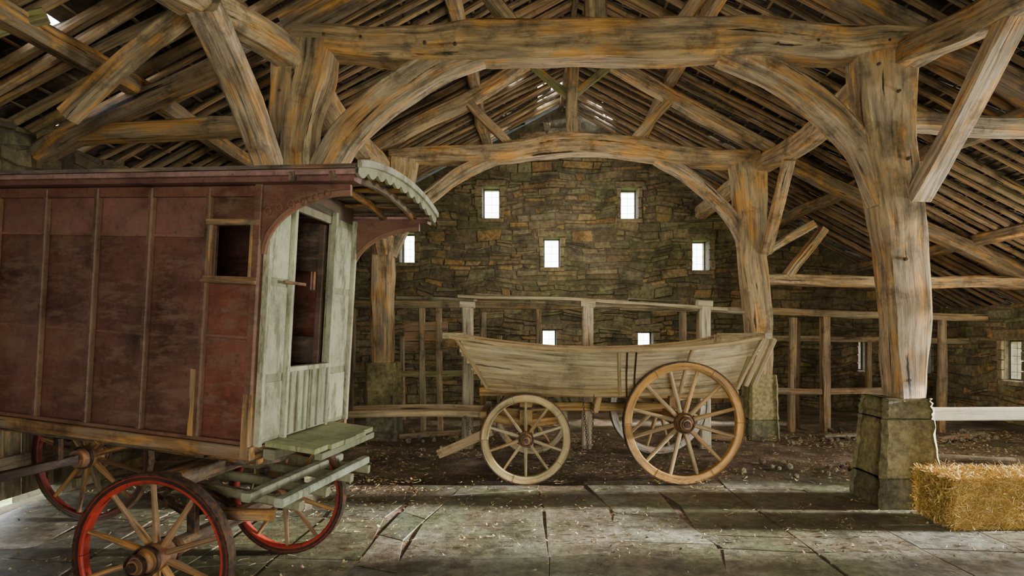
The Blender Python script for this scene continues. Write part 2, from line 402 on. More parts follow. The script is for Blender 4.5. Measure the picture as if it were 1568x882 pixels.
bar(mb, (RX, YF, RZ-.02), (RX, YB, RZ-.02), .08, .16, M_RAFT, (.2, .13, .07))
mb.obj('roof_rafters')
mb = MB()
OAKC = (.58, .42, .23); OAKD = (.28, .19, .11); PALE = (.66, .53, .35)
for x in (2.1, 5.0, 6.7, -.9, -3.75):
    z = roofz(x)-.10
    pts = [(x+R.uniform(-.05, .05), yy, z+R.uniform(-.05, .03)) for yy in (YF, 0, 2.3, 4.1, 5.9, 7.6, 9.4, 11.2, YB)]
    sweep(mb, pts, (.17, .17), M_OAK, (.32, .22, .12), rough=.018, n=5)
mb.obj('roof_purlins')
# ------------------------------------------------------------------ trusses
def px(a, b_, y):   # measured frame offsets -> metres at a frame plane
    s = y/950; return V(((a-815)*s, y, 1.6+(510-b_)*s))
F, B = 5.9, 9.45
def truss(name, y, post_l, post_r, tie, braces, extra, C, d=.3, pegs=()):
    mb = MB()
    UP = (0, 1, 0)
    for pp in (post_l, post_r): sweep(mb, [p for p, w in pp], [(w, d) for p, w in pp], M_OAK, C, UP, .028, 6, .12)
    sweep(mb, [p for p, w in tie], [(d*1.05, w) for p, w in tie], M_OAK, (C[0]*1.12, C[1]*1.1, C[2]), (0, 0, 1), .030, 8, .12)
    for b_, w in braces: sweep(mb, b_, (d*.6, w), M_OAK, PALE, (0, 0, 1), .02, 6, .12)
    for a, b_, w, c in extra: sweep(mb, [a, b_], (w*.8, w), M_OAK, c, (0, 1, 0), .025, None, .14)
    for p in pegs: revolve(mb, [(.001, .03), (.014, .03), (.018, .0), (.018, -.1)], V(p)+V((0, -d/2, 0)), (0.001, -1, 0), M_OAK, (.12, .07, .035), 8, False)
    return mb.obj(name)
P = lambda a, b_, w: (px(a, b_, F), w)
truss('roof_truss', F,
      [(V((-2.3, F, .9)), .36), (V((-2.3, F, 2.2)), .38), P(447, 300, .36), P(452, 200, .42), P(466, 120, .52), P(468, 70, .58)],
      [P(1383, 616, .26), P(1384, 560, .31), P(1383, 450, .38), P(1376, 330, .43), P(1360, 220, .46), P(1350, 130, .54), P(1348, 66, .62)],
      [P(455, 62, .24), P(560, 72, .27), P(640, 70, .30), P(750, 64, .36), P(920, 64, .37), P(1100, 66, .36), P(1250, 70, .31), P(1400, 66, .22)],
      [([px(1105, 78, F), px(1160, 103, F), px(1225, 142, F), px(1280, 188, F), px(1322, 240, F), px(1352, 310, F)], .25),
       ([px(735, 78, F), px(660, 108, F), px(590, 152, F), px(535, 205, F), px(497, 265, F)], .30)],
      [(px(908, 45, F), V((.59, F, 6.1)), .26, OAKC), (px(782, 40, F), V((-.75, F, 5.25)), .18, OAKC), (px(1042, 40, F), V((1.95, F, 5.25)), .18, OAKC),
       (V((RX, F, 6.08)), V((-2.35, F, 4.5)), .26, OAKD), (V((RX, F, 6.08)), V((3.65, F, 4.46)), .26, OAKD),
       (V((-2.2, F, 4.5)), V((-4.7, F, 3.3)), .20, OAKD), (V((3.6, F, 4.42)), V((8.5, F, 1.95)), .22, OAKD),
       (V((-2.2, F+.05, 3.62)), V((-4.68, F+.05, 3.5)), .20, OAKC), (V((3.5, F, 3.60)), V((5.6, F, 3.5)), .2, PALE),
       ], OAKC, .32, [px(a, b_, F) for a, b_ in ((1330, 110), (1360, 150), (1345, 75), (1375, 250), (1370, 400), (1375, 580), (700, 80), (655, 78), (560, 70), (505, 66), (440, 150), (460, 120), (1180, 80), (1240, 75))])
Q = lambda a, b_, w: (px(a, b_, B), w)
truss('roof_truss', B,
      [Q(588, 562, .30), Q(588, 450, .33), Q(592, 360, .33), Q(612, 290, .38), Q(618, 245, .4)],
      [Q(1162, 578, .36), Q(1160, 480, .38), Q(1152, 380, .38), Q(1145, 300, .48), Q(1142, 250, .52)],
      [Q(598, 243, .18), Q(680, 240, .24), Q(780, 232, .28), Q(890, 223, .33), Q(1000, 234, .28), Q(1080, 241, .26), Q(1160, 243, .24)],
      [([px(1005, 243, B), px(1055, 270, B), px(1098, 306, B), px(1128, 345, B), px(1150, 400, B)], .2),
       ([px(765, 240, B), px(712, 264, B), px(665, 296, B), px(628, 330, B), px(597, 390, B)], .2)],
      [(px(877, 225, B), V((.61, B, 6.1)), .22, OAKC), (px(790, 232, B), V((-1.0, B, 5.15)), .16, OAKC), (px(955, 232, B), V((2.1, B, 5.15)), .16, OAKC),
       (V((.65, B, 5.2)), V((1.3, B, 5.75)), .12, (.3, .32, .12)), (V((.55, B, 5.2)), V((-.1, B, 5.75)), .12, (.3, .32, .12)),
       (V((RX, B, 6.08)), V((-2.35, B, 4.4)), .24, OAKC), (V((RX, B, 6.08)), V((3.6, B, 4.36)), .24, OAKC),
       (V((-2.2, B, 4.4)), V((-4.7, B, 3.3)), .22, OAKD), (V((3.5, B, 4.4)), V((8.5, B, 1.95)), .24, OAKD),
       (V((3.4, B, 2.40)), V((7.6, B, 2.36)), .22, OAKC), (px(1205, 425, B), px(1262, 350, B), .16, OAKC), (px(1165, 390, B), px(1245, 342, B), .15, PALE),
       (V((-2.2, B, 3.45)), V((-4.68, B, 3.4)), .2, OAKC)], OAKC, .3)
mb = MB()
for (x, pts) in ((3.5, [(3.66, 3.0, 3.85), (3.6, 4.5, 4.02), (3.48, 5.9, 4.22), (3.5, 7.5, 4.08), (3.5, 9.45, 4.15), (3.5, YB-.06, 4.1)]), (-2.3, [(-2.75, 3.0, 3.9), (-2.5, 4.5, 4.05), (-2.25, 5.85, 4.2), (-2.3, 7.5, 4.1), (-2.25, 9.45, 4.1), (-2.3, YB-.06, 4.1)])):
    sweep(mb, pts, (.26, .25), M_OAK, OAKC, rough=.03, n=6)
def br(pts, w=.2, c=PALE): sweep(mb, pts, (w*.7, w), M_OAK, c, (1, 0, 0), .012, 4, .12)
br([(3.58, 5.75, 2.85), (3.6, 5.3, 3.3), (3.6, 4.6, 4.0)], .20)
br([(-2.42, 5.75, 3.1), (-2.42, 5.25, 3.55), (-2.42, 4.55, 4.0)], .24)
br([(3.5, 9.3, 2.8), (3.52, 8.95, 3.35), (3.52, 8.5, 3.98)], .16, OAKC)
br([(-2.25, 9.3, 2.8), (-2.25, 8.9, 3.35), (-2.25, 8.4, 3.98)], .16, OAKC)
br([(3.5, 9.6, 2.8), (3.5, 10.1, 3.4), (3.5, 10.7, 4.0)], .16, OAKC)
sweep(mb, [(-3.75, 5.0, 3.35), (-3.25, 5.0, 3.8), (-2.7, 5.0, 4.25)], (.14, .14), M_OAK, OAKC)
sweep(mb, [(-4.3, 4.4, 3.45), (-3.9, 4.5, 3.8), (-3.6, 4.6, 3.95)], (.08, .10), M_OAKG, (.3, .3, .1))
mb.obj('arcade_plates')
def pier(x, y, w0, w1, h, bright=1.0, nb=4):
    mb = MB(); z = -.03
    hs = [h*k for k in ((.30, .54, .19) if nb == 4 else (.34, .69))]
    c = [(.17, .15, .095), (.32, .27, .13), (.35, .30, .15)]
    for i, hh in enumerate(hs):
        k0 = 1-z/h; k1 = 1-(z+hh)/h
        a = (w1+(w0-w1)*max(0, k0))/2+R.uniform(-.003, .004); b_ = (w1+(w0-w1)*max(0, k1))/2+R.uniform(-.003, .003)
        e = .006; vs = []
        lv = [(z, a-e), (z+e, a)]+[(z+hh*q/8, a+(b_-a)*q/8+R.uniform(-.007, .007)) for q in range(1, 8)]+[(z+hh-e, b_), (z+hh, b_-e)]
        for zz, ww in lv:
            for sx, sy in ((-1, -1), (1, -1), (1, 1), (-1, 1)):
                cc = ww*.84
                p = [(sx*ww, sy*cc), (sx*cc, sy*ww)]
                if sx*sy > 0: p = p[::-1]
                for q in p: vs.append((x+q[0]+R.uniform(-.009, .009), y+q[1]+R.uniform(-.009, .009), zz))
        fs = []
        for l in range(len(lv)-1):
            for k in range(8): fs.append([l*8+k, l*8+(k+1) % 8, l*8+8+(k+1) % 8, l*8+8+k])
        fs += [list(range(8))[::-1], [(len(lv)-1)*8+k for k in range(8)]]
        mb.add(vs, fs, M_PIER, vary(tuple(q*bright for q in c[i]), .12)); z += hh
    mb.obj('stone_pier', smooth=30)
pier(3.45, F, .62, .46, 1.0); pier(-2.3, F, .6, .44, 1.0)
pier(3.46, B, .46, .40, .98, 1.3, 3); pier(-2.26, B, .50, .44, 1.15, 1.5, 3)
# ------------------------------------------------------------------ partitions
mb = MB()
W_ = (.36, .27, .16)
def rail(a, b_, w, h, c=W_, m_=None): sweep(mb, [a, b_], (w, h), m_ or M_OAKG, c, (0, 0, 1), .014, None, .12)
def stud(x, y, z1, w=.1, c=W_, z0=0): sweep(mb, [(x+R.uniform(-.03, .03), y, z0), (x, y, z1)], (w, w), M_OAKG, c, (0, 1, 0), .012, None, .12)
rail((-3.1, 10, 2.08), (1.6, 10, 2.03), .12, .12); rail((1.4, 10, 2.02), (7.3, 10, 1.84), .12, .11)
rail((-3.1, 10, .93), (-.6, 10, .93), .07, .09, (.3, .28, .1)); rail((3.6, 10, .68), (5.9, 10, .66), .07, .1)
for x in (-2.9, -1.78, -1.5, .1, 2.7): stud(x, 10, 2.0, .09)
stud(4.72, 10, 1.9, .13, (.55, .40, .25)); stud(4.22, 10.05, 1.85, .1, (.42, .3, .17)); stud(4.45, 10.4, 1.8, .08); stud(6.6, 10, 1.85, .1)
for z in (1.7, 1.55, 1.38): rail((-2.05, 9.98, z), (-1.36, 9.98, z), .03, .14, (.26, .16, .08))
for k in range(6): rail((-2.9+k*.9, 10.1+R.random()*.3, 2.16+R.random()*.03), (-2.0+k*.9, 10.1+R.random()*.4, 2.13), .14, .025, (.4, .36, .25))
rail((3.6, 11.4, 1.5), (8.0, 11.4, 1.45), .06, .1)
for x in (-2.4, -.6, 5.4, 6.2, 7.6): stud(x, 11.45, 1.55, .09)
mb.obj('timber_partition')
mb = MB()
WP = (.62, .54, .37); yr = 8.62
for x in (-.90, .77, 2.39):
    sweep(mb, [(x, yr, 0), (x, yr, 2.0)], (.15, .14), M_CART, WP, (0, 1, 0), .010); sweep(mb, [(x-.1, yr, 2.0), (x+.1, yr, 1.99)], (.17, .09), M_CART, WP)
for x in (-.70, 2.15): sweep(mb, [(x, yr+.25, 0), (x, yr+.25, 1.9)], (.09, .09), M_OAKG, W_, (0, 1, 0), .005)
sweep(mb, [(-1.03, yr, 2.10), (.72, yr, 2.05), (2.7, yr, 1.93)], (.14, .045), M_CART, (.46, .38, .23)); sweep(mb, [(-.8, yr+.2, 2.14), (.9, yr+.3, 2.08)], (.2, .03), M_OAKG, (.40, .37, .26))
sweep(mb, [(.2, yr+.4, 2.04), (3.0, yr+.2, 1.88)], (.16, .03), M_OAKG, (.4, .38, .26)); sweep(mb, [(-1.95, yr+.4, 2.11), (-.8, yr+.1, 2.07)], (.14, .045), M_OAKG, (.36, .34, .24))
sweep(mb, [(-.9, yr+.06, 1.0), (2.4, yr+.06, 1.0)], (.04, .12), M_OAKG, W_)
mb.obj('hay_rack')
mb = MB()
sweep(mb, [(3.72, 6.15, .80), (7.4, 6.15, .80)], (.06, .13), M_CART, (.5, .45, .33), rough=.003); stud(7.3, 6.2, .95, .12)
stud(5.5, 6.22, .85, .1)
mb.obj('wooden_barrier')
# ------------------------------------------------------------------ debris
mb = MB()
for (a, b_, w, h, c) in (((-2.0, 9.3, .05), (-1.1, 9.6, .06), .09, .07, W_), ((-.4, 9.2, .05), (.7, 9.0, .05), .12, .04, (.4, .32, .2)), ((2.4, 9.3, .06), (3.1, 9.0, .06), .10, .08, W_),
        ((4.4, 9.4, .05), (5.6, 9.6, .05), .14, .04, (.5, .42, .3)), ((5.9, 9.0, .05), (6.9, 9.5, .06), .1, .06, W_), ((-3.2, 8.6, .05), (-2.6, 9.2, .06), .1, .07, W_), ((5.0, 7.8, .05), (5.9, 7.6, .05), .09, .04, (.45, .36, .22))):
    sweep(mb, [a, b_], (w, h), M_OAKG, c, rough=.01)
mb.obj('timber_offcuts')
mb = MB()
for i in range(170):
    x, y = R.choice([(-1.4, 9.3), (4.9, 9.5), (3.9, 8.9), (-.2, 9.2), (6.6, 9.3), (3.2, 7.2)]); x += R.gauss(0, .45); y += R.gauss(0, .22); r = R.uniform(.012, .05)
    bm = bmesh.new(); bmesh.ops.create_icosphere(bm, subdivisions=1, radius=r)
    vs = [v.co*R.uniform(.7, 1.25)+V((x, y, r*.5+.02)) for v in bm.verts]
    mb.add(vs, [[v.index for v in f.verts] for f in bm.faces], M_PIER, vary((.30, .26, .19), .35)); bm.free()
mb.obj('rubble_stones', smooth=0)
# ------------------------------------------------------------------ farm wagon
wag = empty('farm_wagon'); CR = (.74, .61, .36)
mb = MB(); y0n, y0f = 6.88, 7.92
def zt_(t): return 1.53-.55*t+.55*t*t*.98+(.02 if t > .9 else 0)
def side_pt(t, v, near):
    xb = -.52+2.8*t; xt = -.80+3.25*t; x = xb+(xt-xb)*v
    zb = 1.04-.10*math.sin(t*math.pi)*.8; z = zb+(zt_(t)-zb)*v; fl = .26*max(0, v)**1.3
    return V((x, (y0n-fl) if near else (y0f+fl), z))
ts = [i/10 for i in range(11)]
for near in (True, False):
    for k in range(3):
        v0 = (k+.5)/3
        sweep(mb, [side_pt(t_, v0, near) for t_ in ts], [(.026, (side_pt(t_, (k+1)/3, near)-side_pt(t_, k/3, near)).length*.96) for t_ in ts], M_CART, CR, (0, -.42 if near else .42, .9), .003, 2, .08, var=.14)
    sweep(mb, [side_pt(t_, 1.04, near) for t_ in [-.03]+ts+[1.02]], (.10, .04), M_CART, (.66, .48, .24), rough=.003, n=2)
    sweep(mb, [side_pt(t_, -.06, near) for t_ in ts], (.08, .09), M_CART, (.5, .38, .18), rough=.002, n=2)
    for t_ in (.0, .53, .77, 1.0):
        off = V((0, -.03 if near else .03, 0))
        sweep(mb, [side_pt(t_, -.1, near)+off, side_pt(t_, .5, near)+off*1.2, side_pt(t_, 1.05, near)+off], (.045, .035) , M_CART, (.58, .43, .22), (1, 0, 0), 0, 2)
    o = V((0, -.07 if near else .07, 0))
    for tq in (.555, .585): sweep(mb, [side_pt(tq, 1.0, near)+o, side_pt(tq, .4, near)+o, side_pt(tq, -.15, near)+o], (.016, .016), M_IRON, CR, (1, 0, 0), 0, 2)
    for dx in (0, .09, .17):
        sweep(mb, [V((2.28+dx, y0n if near else y0f, 1.02)), V((2.42+dx, y0n-.24 if near else y0f+.24, 1.57-dx*.2))], (.05, .05), M_CART, (.5, .40, .22), (0, 1, 0), .003)
for i in range(7):
    y = y0n+.08+i*.148; bar(mb, (-.52, y, 1.0), (2.28, y, .98), .14, .03, M_CART, (.4, .33, .2))
for k in range(4):
    v = (k+.5)/4
    for t_ in (0, 1):
        a = side_pt(t_, v, True); b_ = side_pt(t_, v, False); bar(mb, a, b_, .03, .15, M_CART, CR)
for t_ in (-.03, 1.01): bar(mb, side_pt(t_, 1.05, True)-V((0, .06, 0)), side_pt(t_, 1.05, False)+V((0, .06, 0)), .07, .06, M_CART, (.5, .42, .26))
mb.obj('body', wag)
mb = MB(); UW = (.50, .32, .11)
for y in (7.1, 7.7): sweep(mb, [(-.6, y, .93), (2.35, y, .90)], (.08, .10), M_WHEELW, UW, rough=.004)
for x in (-.3, .3, .9, 1.6, 2.1): bar(mb, (x, y0n-.02, .97), (x, y0f+.02, .97), .08, .06, M_WHEELW, UW)
sweep(mb, [(-.35, 7.4, .72), (1.7, 7.4, .72)], (.09, .10), M_WHEELW, (.5, .34, .1), rough=.004)
bar(mb, (-.07, 6.68, .48), (-.07, 8.12, .48), .12, .13, M_WHEELW, UW); bar(mb, (1.6, 6.68, .645), (1.6, 8.12, .645), .12, .13, M_WHEELW, UW)
bar(mb, (-.07, 6.95, .66), (-.07, 7.85, .66), .14, .16, M_WHEELW, UW); bar(mb, (-.07, 6.95, .82), (-.07, 7.85, .82), .14, .1, M_WHEELW, UW)
bar(mb, (1.6, 6.95, .82), (1.6, 7.85, .82), .12, .16, M_WHEELW, UW)
revolve(mb, [(.3, -.015), (.33, -.015), (.33, .015), (.3, .015)], (-.07, 7.4, .75), (0, 0.001, 1), M_IRON, UW)
for y in (7.15, 7.65):
    sweep(mb, [(.3, y, .60), (-.1, y, .56), (-.6, y, .66)], (.06, .09), M_WHEELW, UW, rough=.003)
    sweep(mb, [(-.5, y, .66), (-1.2, y-.05, .69), (-2.15, y-.15, .68)], (.065, .075), M_CART, (.62, .48, .27), rough=.005)
sweep(mb, [(-.55, 6.9, .70), (-.55, 7.9, .70)], (.07, .07), M_WHEELW, UW)
sweep(mb, [(-.45, 6.75, .55), (-.75, 6.7, .42), (-1.02, 6.7, .30)], (.05, .10), M_CART, (.6, .46, .24)); sweep(mb, [(-.98, 6.7, .27), (-.98, 6.7, .38)], (.05, .05), M_CART, (.55, .46, .26))
sweep(mb, [(.75, 7.0, .9), (.7, 6.98, .72), (.66, 6.98, .72)], (.07, .07), M_WHEELW, UW)
def chain(mb, a, b_, sag=0, r=.013):
    a = V(a); b_ = V(b_); n = int((b_-a).length/(r*2.0))
    for i in range(n):
        t_ = (i+.5)/n; c = a.lerp(b_, t_)-V((0, 0, sag*4*t_*(1-t_))); ax = (1, .05, 0) if i % 2 else (.05, 1, 0)
        revolve(mb, [(r*.7, -.004), (r*1.25, -.004), (r*1.25, .004), (r*.7, .004)], c, ax, M_IRON, (.1, .1, .1), 10)
chain(mb, (.68, 6.85, .95), (.66, 6.85, .3)); chain(mb, (.56, 6.9, .9), (.62, 6.85, .25)); chain(mb, (-.75, 6.8, .72), (-.55, 6.8, .6), .15)
revolve(mb, [(.04, -.008), (.055, -.008), (.055, .008), (.04, .008)], (.66, 6.84, .26), (.2, 1, 0), M_IRON, (.1, .1, .1), 16)
mb.obj('undercarriage', wag)
yx = V((.05, -1, 0))
for nm, x, y, r, n, c1, sgn in (('wheel_1', -.07, 6.60, .48, 10, (.70, .58, .27), 1), ('wheel_2', 1.60, 6.60, .65, 12, (.66, .35, .08), 1), ('wheel_3', -.0, 8.15, .48, 10, (.5, .42, .24), -1), ('wheel_4', 1.66, 8.15, .65, 12, (.72, .68, .55), -1)):
    wheel(nm, wag, (x, y, r), yx*sgn, r, n, c1, (.72, .62, .36) if sgn > 0 and r < .5 else (.58, .44, .22), (.28, .14, .06), M_WHEELW, M_WHEELW, .085 if r < .5 else .09, .075, .04)
# ------------------------------------------------------------------ caravan (living wagon)
cv = empty('horse_drawn_caravan')
TA, TB, PT = math.radians(16), math.radians(7.5), math.radians(3.2)
ex = V((math.cos(TA)*math.cos(PT), -math.sin(TA)*math.cos(PT), -math.sin(PT))); ey = V((math.sin(TB), math.cos(TB), 0)); ez = V((math.sin(PT), 0, math.cos(PT)))
MC = Matrix(((ex.x, ey.x, ez.x, -1.61), (ex.y, ey.y, ez.y, 3.55), (ex.z, ey.z, ez.z, .95), (0, 0, 0, 1)))
WD = 1.20; HT = 1.50; LN = 3.4
MR = (.135, .058, .042); TR = (.26, .13, .06); YV = (0, 1, 0); W0, W1 = .95, 1.28
mb = MB(); mb.M = MC
def panel(x0, x1, z0, z1, y, c, th=.03, mat=M_MAROON):
    vs = [(x0, y, z0), (x1, y, z0), (x1, y, z1), (x0, y, z1)]
    vs += [(a, b_+th, c_) for a, b_, c_ in vs]
    mb.add(vs, [[0, 1, 2, 3], [7, 6, 5, 4], [0, 4, 5, 1], [1, 5, 6, 2], [2, 6, 7, 3], [3, 7, 4, 0]], mat, vary(c, .18))
ribs = [-.37-.425*k for k in range(8)]
for y, th, sg in ((0, .03, -1), (WD-.03, .03, 1)):
    ye = y if sg < 0 else y+.03
    xs = [0]+ribs+[-LN]
    for i in range(len(xs)-1):
        a, b_ = xs[i+1], xs[i]
        if b_-a < .02: continue
        if i == 0:
            panel(a, b_, 0, W0, y, (.17, .055, .036), th); panel(a, b_, W1, HT, y, (.15, .07, .045), th); panel(a, a+.04, W0, W1, y, MR); panel(b_-.05, b_, W0, W1, y, MR)
            for z in (W0, W1): bar(mb, (a, ye+sg*.018, z), (b_, ye+sg*.018, z), .05, .035, M_OAK, TR)
            for x in (a+.035, b_-.05): bar(mb, (x, ye+sg*.018, W0), (x, ye+sg*.018, W1), .03, .04, M_OAK, TR, YV)
            bar(mb, (a, ye+sg*.03, W0-.015), (b_, ye+sg*.03, W0-.015), .07, .02, M_OAK, (.34, .2, .1))
        else:
            panel(a, b_, 0, .6, y, MR, th); panel(a, b_, .6, 1.2, y, MR, th); panel(a, b_, 1.2, HT, y, (.20, .09, .075), th)
        bar(mb, (a, ye+sg*.006, 1.2 if i else .62), (b_, ye+sg*.006, 1.2 if i else .62), .014, .016, M_MAROON, tuple(q*1.5 for q in MR))
        bar(mb, (a, ye+sg*.004, .60), (b_, ye+sg*.004, .60), .01, .012, M_MAROON, tuple(q*1.3 for q in MR))
    for x in ribs:
        sweep(mb, [(x, ye+sg*.018, .02), (x, ye+sg*.018, HT-.02)], (.035, .045), M_MAROON, (.13, .065, .04), YV, .001, 3, .2)
        bar(mb, (x+.020, ye+sg*.022, .02), (x+.020, ye+sg*.022, HT*.95), .008, .03, M_MAROON, (.24, .14, .08), YV)
    bar(mb, (-.40, ye+sg*.035, .03), (-.40, ye+sg*.035, .42), .035, .03, M_OAK, (.55, .28, .08), YV)
    bar(mb, (-.02, ye+sg*.01, -.03), (-.02, ye+sg*.01, HT), .05, .06, M_MAROON, (.16, .075, .045), YV)
    bar(mb, (-.02, ye+sg*.012, -.06), (-.02, ye+sg*.012, .30), .055, .068, M_OAK, (.5, .25, .06), YV)
    bar(mb, (-LN, ye+sg*.015, -.035), (.02, ye+sg*.015, -.035), .06, .075, M_OAK, (.38, .20, .07))
    bar(mb, (-LN, ye+sg*.03, .02), (.0, ye+sg*.03, .02), .03, .02, M_MAROON, (.2, .09, .05))
    bar(mb, (-LN-.1, ye+sg*.05, HT+.01), (.62, ye+sg*.05, HT+.01), .09, .03, M_MAROON, (.20, .09, .08))
    bar(mb, (-LN-.1, ye+sg*.085, HT+.04), (.64, ye+sg*.085, HT+.04), .07, .03, M_MAROON, (.36, .21, .19))
    bar(mb, (-LN, ye+sg*.012, HT-.04), (0, ye+sg*.012, HT-.04), .03, .06, M_MAROON, (.18, .07, .05))
    vs = []; K = 14; top = HT-.005
    for k in range(K+1):
        a = math.pi/2*k/K; x = .56*(1-math.cos(a)); z = top-.36*(1-math.sin(a))-.03
        for yy in (ye-.02, ye+.02): vs.append((x, yy, z))
        for yy in (ye-.02, ye+.02): vs.append((x, yy, top))
    fs = []
    for k in range(K):
        o = k*4; fs += [[o, o+4, o+6, o+2], [o+1, o+3, o+7, o+5], [o, o+1, o+5, o+4], [o+2, o+6, o+7, o+3]]
    fs += [[0, 2, 3, 1]]
    mb.add(vs, fs, M_MAROON, (.15, .065, .045))
    arcp = [(.56*(1-math.cos(math.pi/2*k/8)), ye, top-.36*(1-math.sin(math.pi/2*k/8))-.03) for k in range(9)]
    sweep(mb, arcp, (.06, .022), M_MAROON, (.26, .13, .08), YV, 0, 3)
    for k in range(6):
        cx = .045+k*.075; cz = top-.15+k*.02
        revolve(mb, [(.016, -.008), (.024, -.008), (.024, .008), (.016, .008)], (cx, ye+sg*.022, cz), (0, 1, .001), M_MAROON, (.22, .10, .06), 14)
vs = [(-LN, 0, 0), (-LN, WD, 0), (-LN, WD, HT+.1), (-LN, 0, HT+.1), (-LN+.03, 0, 0), (-LN+.03, WD, 0), (-LN+.03, WD, HT+.1), (-LN+.03, 0, HT+.1)]
mb.add(vs, [[0, 3, 2, 1], [4, 5, 6, 7], [0, 1, 5, 4], [2, 3, 7, 6]], M_MAROON, MR)
for i in range(9): bar(mb, (-LN, .07+i*.133, -.02), (0.02, .07+i*.133, -.02), .13, .03, M_OAK, (.2, .13, .08))
mb.obj('body', cv, smooth=30)
# front wall
mb = MB(); mb.M = MC; GW = (.33, .34, .22)
def fb(y0_, y1_, z0, z1, x=0.0, c=GW, th=.03, mat=M_GREENW):
    mb.add([(x+th/2, y0_, z0), (x+th/2, y1_, z0), (x+th/2, y1_, z1), (x+th/2, y0_, z1), (x-th/2, y0_, z0), (x-th/2, y1_, z0), (x-th/2, y1_, z1), (x-th/2, y0_, z1)],
        [[0, 1, 2, 3], [7, 6, 5, 4], [0, 4, 5, 1], [1, 5, 6, 2], [2, 6, 7, 3], [3, 7, 4, 0]], mat, vary(c, .12))
D_0, D_1 = .29, .84
fb(.03, D_0, 0, HT-.03); fb(D_1, WD-.03, 0, HT-.03)
for ya, yb in ((.05, D_0-.03), (D_1+.03, WD-.05)):
    for za, zb in ((.03, .36), (.41, .93), (.98, 1.42)): fb(ya, yb, za, zb, .018, (.42, .43, .29), .012)
for y in (.02, D_0, D_1, WD-.02): bar(mb, (.03, y, 0), (.03, y, HT), .03, .045, M_GREENW, (.39, .39, .27), (1, 0, 0))
fb(D_0, D_1, HT-.08, HT+.02, 0, (.25, .22, .15)); fb(.03, WD-.03, HT-.03, HT+.10, 0, (.12, .07, .05))
ym = (D_0+D_1)/2
fb(D_0+.02, ym-.01, .02, .42, .03, (.31, .33, .22)); fb(ym+.01, D_1-.02, .02, .42, .03, (.34, .36, .24))
bar(mb, (.035, D_0, .43), (.035, D_1, .43), .05, .03, M_GREENW, (.42, .42, .29))
for y in (D_0+.03, D_0+.12, D_0+.21, ym+.03, ym+.12, D_1-.03): bar(mb, (.05, y, .03), (.05, y, .41), .012, .016, M_GREENW, (.25, .25, .16), (1, 0, 0))
bar(mb, (.05, .18, .96), (.09, .36, .96), .022, .018, M_OAK, (.3, .15, .08))
for (za, zb) in ((.43, .62), (1.08, HT-.08)):
    bar(mb, (-.05, D_1-.02, (za+zb)/2), (-.42, D_1-.07, (za+zb)/2), .03, zb-za, M_MAROON, (.05, .035, .025))
for q in (0, 1):
    a = V((-.05, D_1-.02, .43)).lerp(V((-.42, D_1-.07, .43)), q); sweep(mb, [a, a+V((0, 0, HT-.52))], (.05, .04), M_MAROON, (.09, .06, .04), YV, 0, 1)
for i in range(5): bar(mb, (.02, .20+i*.175, -.005), (.36+.03*math.sin(i*.8), .20+i*.175, -.015), .17, .03, M_GREENW, (.30, .33, .16))
bar(mb, (.06, .1, -.06), (.06, WD-.1, -.06), .08, .06, M_GREENW, (.28, .28, .18)); bar(mb, (.34, .2, -.06), (.34, 1.0, -.06), .05, .04, M_GREENW, (.22, .24, .14))
mb.obj('front_wall', cv, smooth=30)
# curved roof with scalloped fascia
mb = MB(); mb.M = MC; K = 16; RH = .085; x0, x1 = -LN-.12, .64; OV = .13
def arc(k):
    a = k/K; y = -OV+(WD+.10+OV)*a; z = HT+.055+RH*max(0, 1-(2*a-1)**2)**.9
    return y, z
vs = []
for k in range(K+1):
    y, z = arc(k)
    for x in (x0, x1): vs += [(x, y, z), (x, y, z+.022)]
fs = []
for k in range(K):
    o = k*4; fs += [[o, o+4, o+6, o+2], [o+1, o+3, o+7, o+5], [o, o+1, o+5, o+4], [o+2, o+6, o+7, o+3]]
fs += [[0, 2, 3, 1], [K*4, K*4+1, K*4+3, K*4+2]]
mb.add(vs, fs, M_OAKG, (.16, .12, .10))
for k in range(1, K, 2):
    y, z = arc(k); bar(mb, (-LN, y, z-.02), (x1-.03, y, z-.02), .05, .02, M_OAK, (.12, .08, .05))
for xx in (.25, .5): sweep(mb, [(xx, arc(k)[0], arc(k)[1]-.04) for k in range(K+1)], (.05, .035), M_OAK, (.2, .12, .08), (1, 0, 0), 0, 1)
vs = []; n = K*6
for i in range(n+1):
    y, z = arc(i/6); dz = .030+.030*abs(math.sin(i/n*math.pi*11))
    for xx in (x1, x1+.02): vs += [(xx, y, z+.025), (xx, y, z-dz)]
fs = []
for i in range(n):
    o = i*4; fs += [[o, o+1, o+5, o+4], [o+2, o+6, o+7, o+3], [o, o+4, o+6, o+2], [o+1, o+3, o+7, o+5]]
mb.add(vs, fs, M_GREENW, (.30, .31, .19))
sweep(mb, [(x1+.025, arc(k)[0], arc(k)[1]+.02) for k in range(K+1)], (.04, .025), M_GREENW, (.4, .38, .28), (1, 0, 0), 0, 1)
mb.obj('roof', cv, smooth=35)
